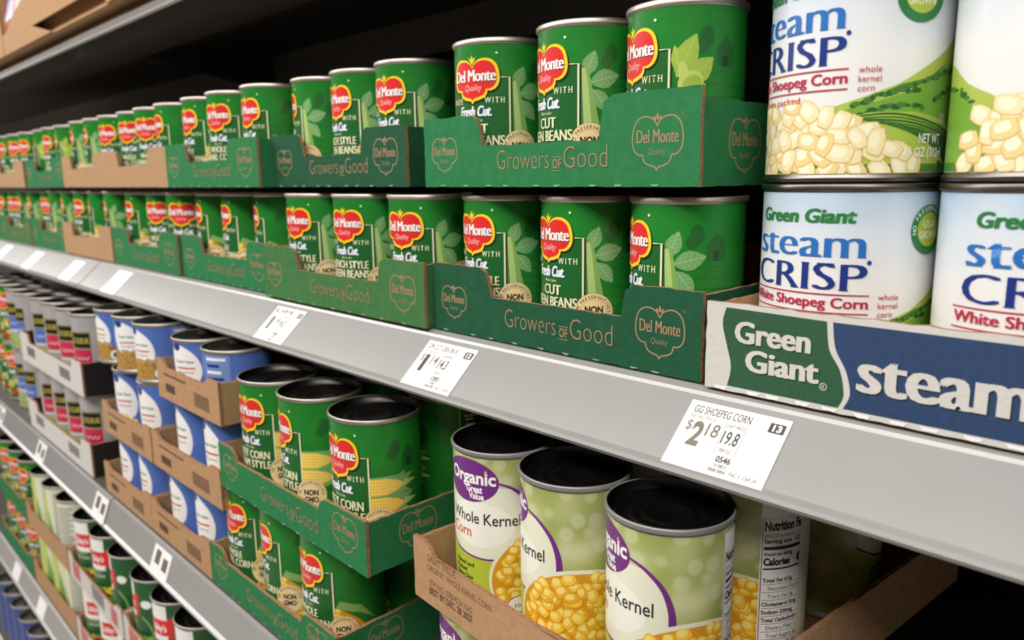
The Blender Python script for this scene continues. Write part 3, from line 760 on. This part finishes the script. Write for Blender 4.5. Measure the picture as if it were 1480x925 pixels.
UP = [
    (-.2560, -.0090, 'g', [(-.0495, 'pod', -28), (-.1265, 'cut', -18), (-.2150, 'cut', 10)]),
    (-.5225, -.2940, 'g', [(-.3345, 'french', 3), (-.4085, 'french', -6), (-.4820, 'french', -36)]),
    (-.7710, -.5245, 'g', [(-.5650, 'whole', 0), (-.6490, 'whole', 15), (-.7290, 'whole', 1)]),
    (-1.0160, -.7740, 'b', [(-.8200, 'whole', -12), (-.8970, 'whole', 29), (-.9760, 'whole', 25)]),
    (-1.2465, -1.0165, 'b', [(-1.0560, 'whole', 18), (-1.1300, 'cut', -20), (-1.2045, 'cut', -20)]),
    (-1.5020, -1.2480, 'g', [(-1.3150, 'pod', -24), (-1.3900, 'cut', 4), (-1.4630, 'pod', -30)]),
    (-1.7620, -1.5060, 'b', [(-1.5560, 'cut', 10), (-1.6380, 'cut', 18), (-1.7180, 'french', 2)]),
    (-2.0220, -1.7660, 'g', [(-1.8150, 'cut', 2), (-1.8960, 'french', -8), (-1.9760, 'cut', 14)]),
]
WHAT = {'cut': 'cut green bean can', 'french': 'French bean can', 'whole': 'whole corn can', 'pod': 'lime-leaf pod can'}
ORD = ['first', 'second', 'third', 'fourth', 'fifth', 'sixth', 'seventh', 'eighth']
SLOT = ['right', 'middle', 'left']
for layer, rows, z in (('lower', LOW, .0006), ('upper', UP, ZT)):
    for i, (x0, x1, bd, cans) in enumerate(rows):
        w = x1 - x0; yf = {('lower', 0): 0.0, ('upper', 0): 0.0, ('lower', 1): -.007, ('upper', 1): .010, ('upper', 2): -.006}.get((layer, i), rnd.uniform(-.003, .003))
        notch = .032 if layer == 'lower' else .029; hh = .053 if layer == 'lower' else .051
        lab = ('green cardboard tray with copper lettering' if bd == 'g' else 'plain brown tray of green cans') + ', %s %s-row tray from the shoepeg corn' % (ORD[i], layer)
        tray(lab, x0, yf, z, w, .325, hh, notch=notch, n0=w * (.24 if bd == 'g' else .2), n1=w * (.72 if layer == 'upper' else .775), board=(TRAY_DEEP if (layer, i) in (('lower', 0), ('upper', 1)) else TRAY_OLIVE if (layer == 'lower' and i in (1, 6)) else TRAY_GREEN) if bd == 'g' else KRAFT,
             art=green_tray_art(w * 1000) if bd == 'g' else None, side_art=SIDE_ART if bd == 'g' else None, seed=i * 13 + (layer == 'upper') * 101,
             group='trays of green vegetable cans', hr=hh + (.0 if i else (.004 if layer == 'upper' else 0)))
        for k, (cx, kd, dg) in enumerate(cans):
            lo, hi = x0 + .0405 + (2 - k) * .0738, x1 - .0405 - k * .0738
            cx = min(max(cx, lo), hi)
            put_can(kd, cx, .0445 + yf + (0 if i < 2 else rnd.uniform(-.001, .003)), z + .0019, dg, '%s, %s one in the %s %s-row tray from the shoepeg corn' % (WHAT[kd], SLOT[k], ORD[i], layer), 'green vegetable cans on the eye-level shelf')

# ------------------------------------------------------------------ white tray and corn cans at the right
def giant_tray_art():
    a = Art(.02)
    g = smooth_open([(12, 47), (10, 38), (13, 26), (16, 14), (14, 3)], 5); g2 = smooth_open([(76, 3), (78.5, 10), (76, 22), (70, 32), (68, 46)], 5)
    a.poly(g + g2, TRAY_GGREEN)
    b = smooth_open([(71, 46), (73, 33), (79, 22), (81.5, 11), (78.5, 3)], 5)
    a.poly(b + [(250, 3), (250, 46)], TRAY_NAVY)
    a.text('Green', 39, 28.5, 11.5, TRAY_WHITE, w=42, xb=.03, bold=.015, shadow=INKSH, sh=(.5, -.6)); a.text('Giant', 45, 13.5, 11.5, TRAY_WHITE, w=40, xb=.03, bold=.015, shadow=INKSH, sh=(.5, -.6))
    a.stroke([(68 + 1.8 * math.cos(t * .5), 12.5 + 1.8 * math.sin(t * .5)) for t in range(13)], .4, TRAY_WHITE, closed=True); a.text('R', 68, 11.4, 2, TRAY_WHITE)
    a.text('steam', 85.5, 13.5, 21, TRAY_WHITE, w=73, align='l', xb=.04, serif=.06, shadow=INKSH, sh=(.5, -.6))
    z = a.z
    for i in range(16):
        x = 8 + i * 15.5 + rnd.uniform(-3, 3); n = 6
        a.poly([(x, 2.3)] + [(x + 1.4 * q, .3 + rnd.uniform(-.3, .5)) for q in range(1, n)] + [(x + 1.4 * n, 2.2)], WHT, z=z)
    return a
tray('white cardboard tray with green and navy panels under the shoepeg corn cans', .0010, -.004, .0006, .30, .32, .0495, notch=None, board=TRAY_WHITE, art=giant_tray_art(), seed=77, cat='tray')
put_can('giant', .0513, .0560, .0025, -9, 'white shoepeg corn can standing in the white tray, next to the green trays', 'white shoepeg corn cans')
put_can('giant', .1448, .0560, .0025, 12, 'white shoepeg corn can at the right edge, standing in the white tray', 'white shoepeg corn cans')
put_can('giant', .0510, .0575, .0025 + .1117, -30, 'white shoepeg corn can stacked on top, next to the upper green tray', 'white shoepeg corn cans')
put_can('giant', .1450, .0565, .0025 + .1117, 42, 'white shoepeg corn can stacked on top at the upper right corner', 'white shoepeg corn cans')

# ------------------------------------------------------------------ second shelf: cream corn trays
Z2 = -.2934; F2 = -.088; ZL = .1185
for layer, z, x in (('lower', Z2, -.527), ('upper', Z2 + ZL, -.484)):
    w = .245 if layer == 'lower' else .255
    tray('green cardboard tray of corn cans on the second shelf, %s of two' % ('topmost' if layer == 'upper' else 'bottom'), x, F2, z, w, .31, .045, notch=.034, n0=.03, n1=.19, art=green_tray_art(w * 1000), side_art=SIDE_ART, seed=200 + (layer == 'upper') * 9, group='trays of green corn cans')
CU = (-.2740, -.3580, -.4345); CL = (-.3360, -.4112, -.4862)
G = 'green corn cans on the second shelf'
for k, dg in enumerate((0, -17, 6)):
    put_can('cream_tall', CU[k], -.0455, Z2 + ZL + .0019, dg, 'cream-style corn can, %s of the front three in the topmost corn tray' % SLOT[k], G)
for k, dg in enumerate((-2, -17, 3)):
    put_can('whole_tall', CL[k], -.0455, Z2 + .0019, dg, 'whole corn can, %s of the front three in the bottom corn tray' % SLOT[k], G)
for k, dg in enumerate((-92, 40, -60)):
    put_can('cream_tall', CU[k], .0335, Z2 + ZL + .0019, dg, 'shaded green corn can in the topmost corn tray, behind the %s front can' % SLOT[k], G)
put_can('whole_tall', CL[0], .0335, Z2 + .0019, -95, 'shaded green corn can in the bottom corn tray, behind its right front can', G)

# organic corn
def organic_tray_art():
    a = Art(.02)
    a.text('GREAT VALUE', 17, 33, 5.2, INK_BROWN, align='l', w=34, serif=.06); a.text('ORGANIC WHOLE KERNEL CORN', 17, 26.2, 4.4, INK_BROWN, align='l', w=72, serif=.06)
    a.text('ITM NO. 078742311542', 19, 15.5, 4.4, INK_BROWN, align='l', w=50, serif=.06); a.text('BEST BY DEC. 28 2027', 19, 9.2, 4.8, INK_BROWN, align='l', w=50, serif=.06, bold=.03)
    return a
tray('open brown cardboard tray of organic corn cans under the eye-level shelf', -.186, -.076, Z2 + .1185, .245, .31, .046, notch=.037, n0=.018, n1=.30, board=KRAFT, art=organic_tray_art(), rot=-4.5, seed=300)
OC = [(.0050, -.0420, -41), (-.0680, -.0370, -54), (-.1395, -.0310, 2)]
for k, (x, y, dg) in enumerate(OC):
    put_can('organic', x, y, Z2 + .1185 + .0019, dg, 'tall organic corn can with purple oval, %s of the front three in the brown tray' % SLOT[k], 'organic corn cans')
put_can('organic', .0125, .0330, Z2 + .1185 + .0019, -91, 'organic corn can turned to its nutrition panel, behind the right front organic can', 'organic corn cans')
put_can('organic', -.0600, .0385, Z2 + .1185 + .0019, 150, 'organic corn can in deep shade behind the middle front organic can', 'organic corn cans')
put_can('organic', .0230, .1250, Z2 + .1185 + .0019, 97, 'organic corn can hidden in the dark at the back of the brown tray', 'organic corn cans')
for k, (x, dg) in enumerate(((-.1490, -20), (-.0760, 0), (-.0030, 10))):
    put_can('organic', x, -.0400, Z2 + .0002, dg, 'organic corn can beneath the brown tray, %s' % ('its purple top just showing at the frame bottom', 'below the middle organic can', 'below the right organic can')[k], 'organic corn cans')
put_can('pale', -.1650, .2700, Z2 + .0002, 10, 'pale can under another at the back behind the organic corn cans', 'shaded cans at the back')
put_can('pale', -.1650, .2700, Z2 + .0002 + .1134, 0, 'pale can with small print standing in shadow behind the organic corn cans', 'shaded cans at the back')

# blue cans: three layers
BZ = (Z2, Z2 + .0903, Z2 + .1806)
def btray(label, x0, x1, z, h=.042, nt=.036, seed=0):
    tray(label, x0, F2, z, x1 - x0, .25, h, notch=nt, n0=.02, n1=(x1 - x0) - .03, board=KRAFT, art=brown_art((x1 - x0) * 1000, h=38), seed=seed, group='brown trays of blue cans')
btray('brown cardboard tray on the shelf edge next to the green corn trays, under blue cans', -.699, -.5290, BZ[0], seed=401)
btray('brown cardboard tray on the shelf edge next to the silver pea cans, under blue cans', -.872, -.700, BZ[0], seed=402)
btray('middle brown cardboard tray in the stack beside the corn trays', -.672, -.487, BZ[1], seed=403)
btray('middle brown cardboard tray in the stack beside the silver pea cans', -.850, -.676, BZ[1], seed=404)
btray('topmost brown cardboard tray of blue cans beside the corn trays', -.632, -.4735, BZ[2], h=.044, seed=405)
def brow(xs, z, where_, kind, degs):
    for k, x in enumerate(xs):
        put_can(kind if isinstance(kind, str) else kind[k], x, -.0480, z + .0019, degs[k], 'small blue can, %s in %s' % (('right', 'middle', 'left')[k] if len(xs) == 3 else ('right', 'left')[k], where_), 'small blue cans')
brow((-.5680, -.6400), BZ[0], 'the shelf-edge tray by the corn trays', 'blue_corn', (14, 10))
put_can('blue_mix', -.6600, .0270, BZ[0] + .0019, 20, 'small blue can set back in the shelf-edge tray by the corn trays', 'small blue cans')
brow((-.7400, -.8130), BZ[0], 'the shelf-edge tray by the pea cans', 'blue_mix', (4, 8))
brow((-.5260, -.6010), BZ[1], 'the middle tray by the corn trays', 'blue_corn', (12, 8))
brow((-.7160, -.8050), BZ[1], 'the middle tray by the pea cans', 'blue_mix', (24, 30))
brow((-.5130, -.5900), BZ[2], 'the topmost tray by the corn trays', 'blue_short', (-60, 30))
for k, (x, dg) in enumerate(((-.7120, 22), (-.7760, 40), (-.8440+.0, 14))):
    put_can('blue_pinto', x if k == 0 else (-.7840, -.8560)[k - 1], -.0480, BZ[1] + .0019 + .0883, dg, 'blue and brown pinto bean can stacked loose on top, %s of the row' % SLOT[k], 'small blue cans')

# silver pea cans in white trays
for layer, z in (('lower', Z2), ('upper', Z2 + .1180)):
    w = .345
    pa = Art(.02); pa.rect(40, 14, 90, 30, GREYINK); pa.rect(230, 12, 285, 28, GREYINK)
    tray('white cardboard tray with black end under silver pea cans, %s of two' % layer, -1.275, F2, z, w, .27, .050, notch=.036, n0=.05, n1=.30, board=TRAY_WHITE, side_board=BLACK_BOARD, inner=BLACK_BOARD, art=pa, seed=500 + (layer == 'upper'), group='white trays of pea cans')
for k, x in enumerate((-.9750, -1.0510, -1.1270, -1.2030)):
    for layer, z in (('upper', Z2 + .1180), ('lower', Z2)):
        kd = 'pea_blue' if (k == 3 and layer == 'upper') else 'pea'
        put_can(kd, x - (.0 if layer == 'upper' else .004), -.0480, z + .0019, 28 + k * 3 + (6 if layer == 'lower' else 0), 'silver pea can with %s patch, %s from the blue cans in the %s white tray' % ('blue' if kd == 'pea_blue' else 'red', ('first', 'second', 'third', 'fourth')[k], layer), 'silver pea cans')
for k, x in enumerate((-1.330, -1.412, -1.496, -1.580, -1.664)):
    put_can('pea_blue' if k < 2 else 'carrot', x, -.0450 + .004 * k, Z2 + .0004, 20 + 8 * k, 'far left can on the second shelf, %s beyond the white trays' % ('first', 'second', 'third', 'fourth', 'fifth')[k], 'far cans on the second shelf')
    put_can('pea_blue' if k < 2 else 'carrot', x, -.0450 + .004 * k, Z2 + .0004 + .1135, 10 + 8 * k, 'stacked far left can on the second shelf, %s beyond the white trays' % ('first', 'second', 'third', 'fourth', 'fifth')[k], 'far cans on the second shelf')

# ------------------------------------------------------------------ third shelf
Z3 = -.6394
def wtray(label, x0, x1, z, board, seed, art=None, group='trays on the third shelf'):
    tray(label, x0, F2, z, x1 - x0, .27, .046, notch=.036, n0=.02, n1=(x1 - x0) - .03, board=board, art=art, seed=seed, group=group)
ga = Art(.02); ga.rect(20, 8, 60, 34, P('red_print', (196, 86, 84))); ga.rect(120, 10, 180, 34, GREYINK); ga.rect(210, 8, 240, 34, P('red_print', (196, 86, 84)))
for layer, z in (('lower', Z3), ('upper', Z3 + .118)):
    wtray('white printed cardboard tray of green bean cans on the third shelf, %s' % layer, -1.134, -.872, z, TRAY_WHITE, 600 + (layer == 'upper'), ga)
    wtray('white printed cardboard tray nearest the viewer on the third shelf, %s' % layer, -.866, -.615, z, TRAY_WHITE, 610 + (layer == 'upper'), ga)
    wtray('brown cardboard tray of pale cans on the third shelf, %s' % layer, -1.412, -1.140, z, KRAFT, 620 + (layer == 'upper'))
    wtray('green cardboard tray of mixed vegetable cans at far left of the third shelf, %s' % layer, -1.685, -1.418, z, TRAY_GREEN, 630 + (layer == 'upper'))
T3 = [('libby', -.6680, 30), ('libby', -.7450, 24), ('libby', -.8220, -8), ('libby', -.9160, -10), ('libby', -1.0060, 30), ('libby', -1.0900, 34), ('pale', -1.1920, -6), ('pale', -1.2800, 30), ('pale', -1.3640, 34), ('carrot', -1.4620, 10), ('carrot', -1.5450, 24), ('carrot', -1.6300, 30)]
NUM = ['first', 'second', 'third', 'fourth', 'fifth', 'sixth', 'seventh', 'eighth', 'ninth', 'tenth', 'eleventh', 'twelfth']
T3W = {'libby': 'red and green bean can', 'pale': 'pale tall can with fine print', 'carrot': 'green can with mixed vegetables'}
for k, (kd, x, dg) in enumerate(T3):
    for layer, z in (('top', Z3 + .118), ('bottom', Z3)):
        put_can(kd, x, -.0470, z + .0019, dg + (0 if layer == 'top' else 14), '%s on third shelf, %s layer, %s from right' % (T3W[kd], layer, NUM[k]), 'cans on the third shelf')

# ------------------------------------------------------------------ fourth level: blue cans with bright lids
Z4 = -.9848
for k in range(10):
    for row in range(2):
        x = -1.215 - k * .0795 - row * .04
        put_can('navy', x, -.0450 + row * .078, Z4, 20 + k * 9, 'blue can with bright lid near the floor, %s row, %s from right' % (('front', 'back')[row], NUM[k]), 'blue cans near the floor')

# ------------------------------------------------------------------ overhead cartons
def carton(label, x0, x1, y0, depth, z0, h, mode, seed):
    """overhangs the shelf edge, so its underside shows from below"""
    o = empty('cardboard_carton', (x0, y0, z0)); tag(o, label, 'box', 'cartons on the overhead shelf')
    w = x1 - x0
    mb = MB()
    mb.box(0, w, .0034, depth, 0, .0025, KRAFT)
    mb.box(0, .003, .0034, depth, .0025, h, KRAFT); mb.box(w - .003, w, .0034, depth, .0025, h, KRAFT); mb.box(.003, w - .003, depth - .003, depth, .0025, h, KRAFT); mb.box(0, w, .0034, depth, h, h + .003, KRAFT)
    mb.build('body', o)
    if mode == 'torn': ol = [(0, .0005), (w * .55, .0005), (w * .36, .023), (w, .023), (w, h), (w * .37, h), (w * .35, .080), (w * .16, .056), (w * .06, .036), (0, .034)]
    elif mode == 'window': ol = [(0, .0005), (w, .0005), (w, h), (w * .90, h), (w * .84, .040), (w * .30, .022), (w * .06, .040), (0, h)]
    else: ol = [(0, .0005), (w, .0005), (w, h), (0, h)]
    mb = MB(); panel(mb, ol, .003, KRAFT, KRAFT, KRAFT_EDGE, lambda u, d, v: (u, d, v))
    a = Art(.02)
    if mode != 'window':
        for i in range(4): a.rect(w * 480, 60 + i * 14, w * 640, 64 + i * 14, INK_BROWN)
    flat_art(mb, a); mb.build('front_panel', o)
    if mode == 'torn':
        mb = MB(); mb.box(w * .34, w - .004, .014, .017, .0025, .05, KRAFT); mb.build('inner_flap', o)
    return o
carton('tan cardboard carton overhead at the top left with a torn lower edge', -1.405, -.86, -.030, .32, .3405, .24, 'torn', 700)
carton('tan cardboard carton overhead in the far corner with a cut-out front', -1.80, -1.409, -.030, .32, .3405, .30, 'window', 710)
carton('tan cardboard carton overhead above the near cans', -.855, -.44, -.030, .32, .3405, .24, 'plain', 705)
o = empty('snack_pouch', (-1.310, -.0221, .3432)); tag(o, 'orange and purple packet showing in the torn overhead carton at top left', 'packet')
mb = MB()
mb.prism_yz([(0, 0), (.05, 0), (.055, .05), (.045, .15), (.027, .17), (.012, .15), (-.004, .05)], -.085, .085, P('orange_film', (226, 96, 52), rough=.25)); mb.build('pouch', o)
mb = MB(); mb.prism_yz([(-.0046, .052), (-.0036, .05), (.0125, .14), (.0105, .14)], -.082, -.02, P('purple_film', (92, 64, 130), rough=.25)); mb.build('front_patch', o)

# ------------------------------------------------------------------ price tags
def price_tag(x, w, h, kind, label, art=None, y0=0.0, z0=0.0, along=.004, group='price tags on the shelf rails'):
    prof = rail_profile(kind)
    a, b = (prof[2], prof[3])
    dy, dz = b[0] - a[0], b[1] - a[1]; L = math.hypot(dy, dz); dy /= L; dz /= L         # down the face
    n = Vector((0, dz, -dy)); n = n if n.y < 0 else -n
    mb = MB(); mb.box(-w / 2, w / 2, -.00030, 0, -h, 0, TAG_PAPER)
    if art: flat_art(mb, art, origin=(-w / 2, -.00030, -h))
    o = mb.build('price_tag'); tag(o, label, 'price tag', group)
    top = Vector((x, y0 + a[0] + dy * along, z0 + a[1] + dz * along)) + n * .0003
    X = Vector((1, 0, 0)); Zv = Vector((0, -dy, -dz)); Yv = Zv.cross(X)
    m = Matrix((X, Yv, Zv)).transposed().to_4x4(); m.translation = top; o.matrix_world = m
    return o
GI = mat('tag_ink', (66, 62, 60), rough=.6); GM = mat('tag_metal_ink', (128, 118, 106), rough=.35, metal=.3)
def tag_art(w, h, title, num, d, c, unit, code, extra, date):
    a = Art(.02)
    a.text(title, 4, h - 7.6, 4.8, GI, xb=.012, align='l', w=w * .58 * (1 if len(title) > 12 else .9), sx=.8)
    a.text('RETAIL PRICE', 4, h - 11.0, 2.2, GM, align='l', w=w * .26)
    a.text('$', 4, h - 19, 6.2, GM, align='l', w=3.4); a.text(d, 8.4, h - 27.5, 14.0, GM if d == '2' else GI, align='l', w=7.2 if d == '2' else 4.2, bold=.04); a.text(c, 16.8, h - 20.5, 8.0, GM, align='l', w=7.6, bold=.01)
    a.stroke([(26.5, h - 29), (26.5, h - 9.4), (38.5, h - 9.4), (38.5, h - 29)], .25, GM, closed=True)
    a.text('UNIT PRICE', 32.5, h - 12.4, 2.0, GM, w=10.6); a.text(unit, 32.2, h - 22.5, 7.8, GI, w=9.6, bold=.01); a.text('PER OZ', 32.5, h - 27.6, 2.2, GM, w=6.6)
    a.text(code, 34, h - 33.6, 3.6, GI, w=8.6, bold=.02); a.text(date, 34, h - 36.6, 1.9, GI, w=7); a.text(extra, 33, h - 39.6, 2.0, GI, w=10); a.text('FAC 3  CAP 24', 48, h - 39.6, 2.2, GM, w=15)
    a.rect(w - 10.5, h - 9.4, w - 2, h - 3.6, GI); a.text(num, w - 6, h - 8.4, 3.8, TAG_PAPER, w=5, bold=.04)
    return a
price_tag(.0270, .060, .0425, 'slant', 'white price tag for shoepeg corn at 2.18 on the grey rail', tag_art(60, 42.5, 'GG SHOEPEG CORN', '13', '2', '18', '19.8', '0546', '0068 0004', '01/08/23'))
price_tag(-.2160, .058, .0420, 'slant', 'white price tag for cut green beans at 1.14 on the grey rail', tag_art(58, 42, 'DM CUT GRN BN 8', '12', '1', '14', '14.3', '1393', '0068 0003', '01/08/23'))
for k, (x, w) in enumerate(((-.4660, .058), (-.9500, .058), (-1.1700, .058), (-1.4200, .060), (-1.6600, .058))):
    price_tag(x, w, .041, 'slant', 'pale price tag on the eye-level rail, %s left of the cut-beans tag' % NUM[k], tag_art(58, 41, 'DM', '1%d' % (1 - k if k < 2 else 0), '1', '14', '14.3', '139', '0068', '01/08') if k == 0 else None)
for k, x in enumerate((-.6450, -.8650, -1.170, -1.460)):
    a = Art(.02); a.rect(8, 10, 22, 26, GM); a.rect(30, 8, 44, 22, GM)
    price_tag(x, .05, .0300, 'steep', 'small white price tag on the second shelf rail, %s from the near end' % NUM[k], a, y0=-.09, z0=-.294, along=.0)
for k, x in enumerate((-1.33, -1.52)):
    price_tag(x, .05, .0300, 'steep', 'small white price tag on the lowest rail at bottom left, %s from the near end' % NUM[k], None, y0=-.09, z0=-.640, along=.0)
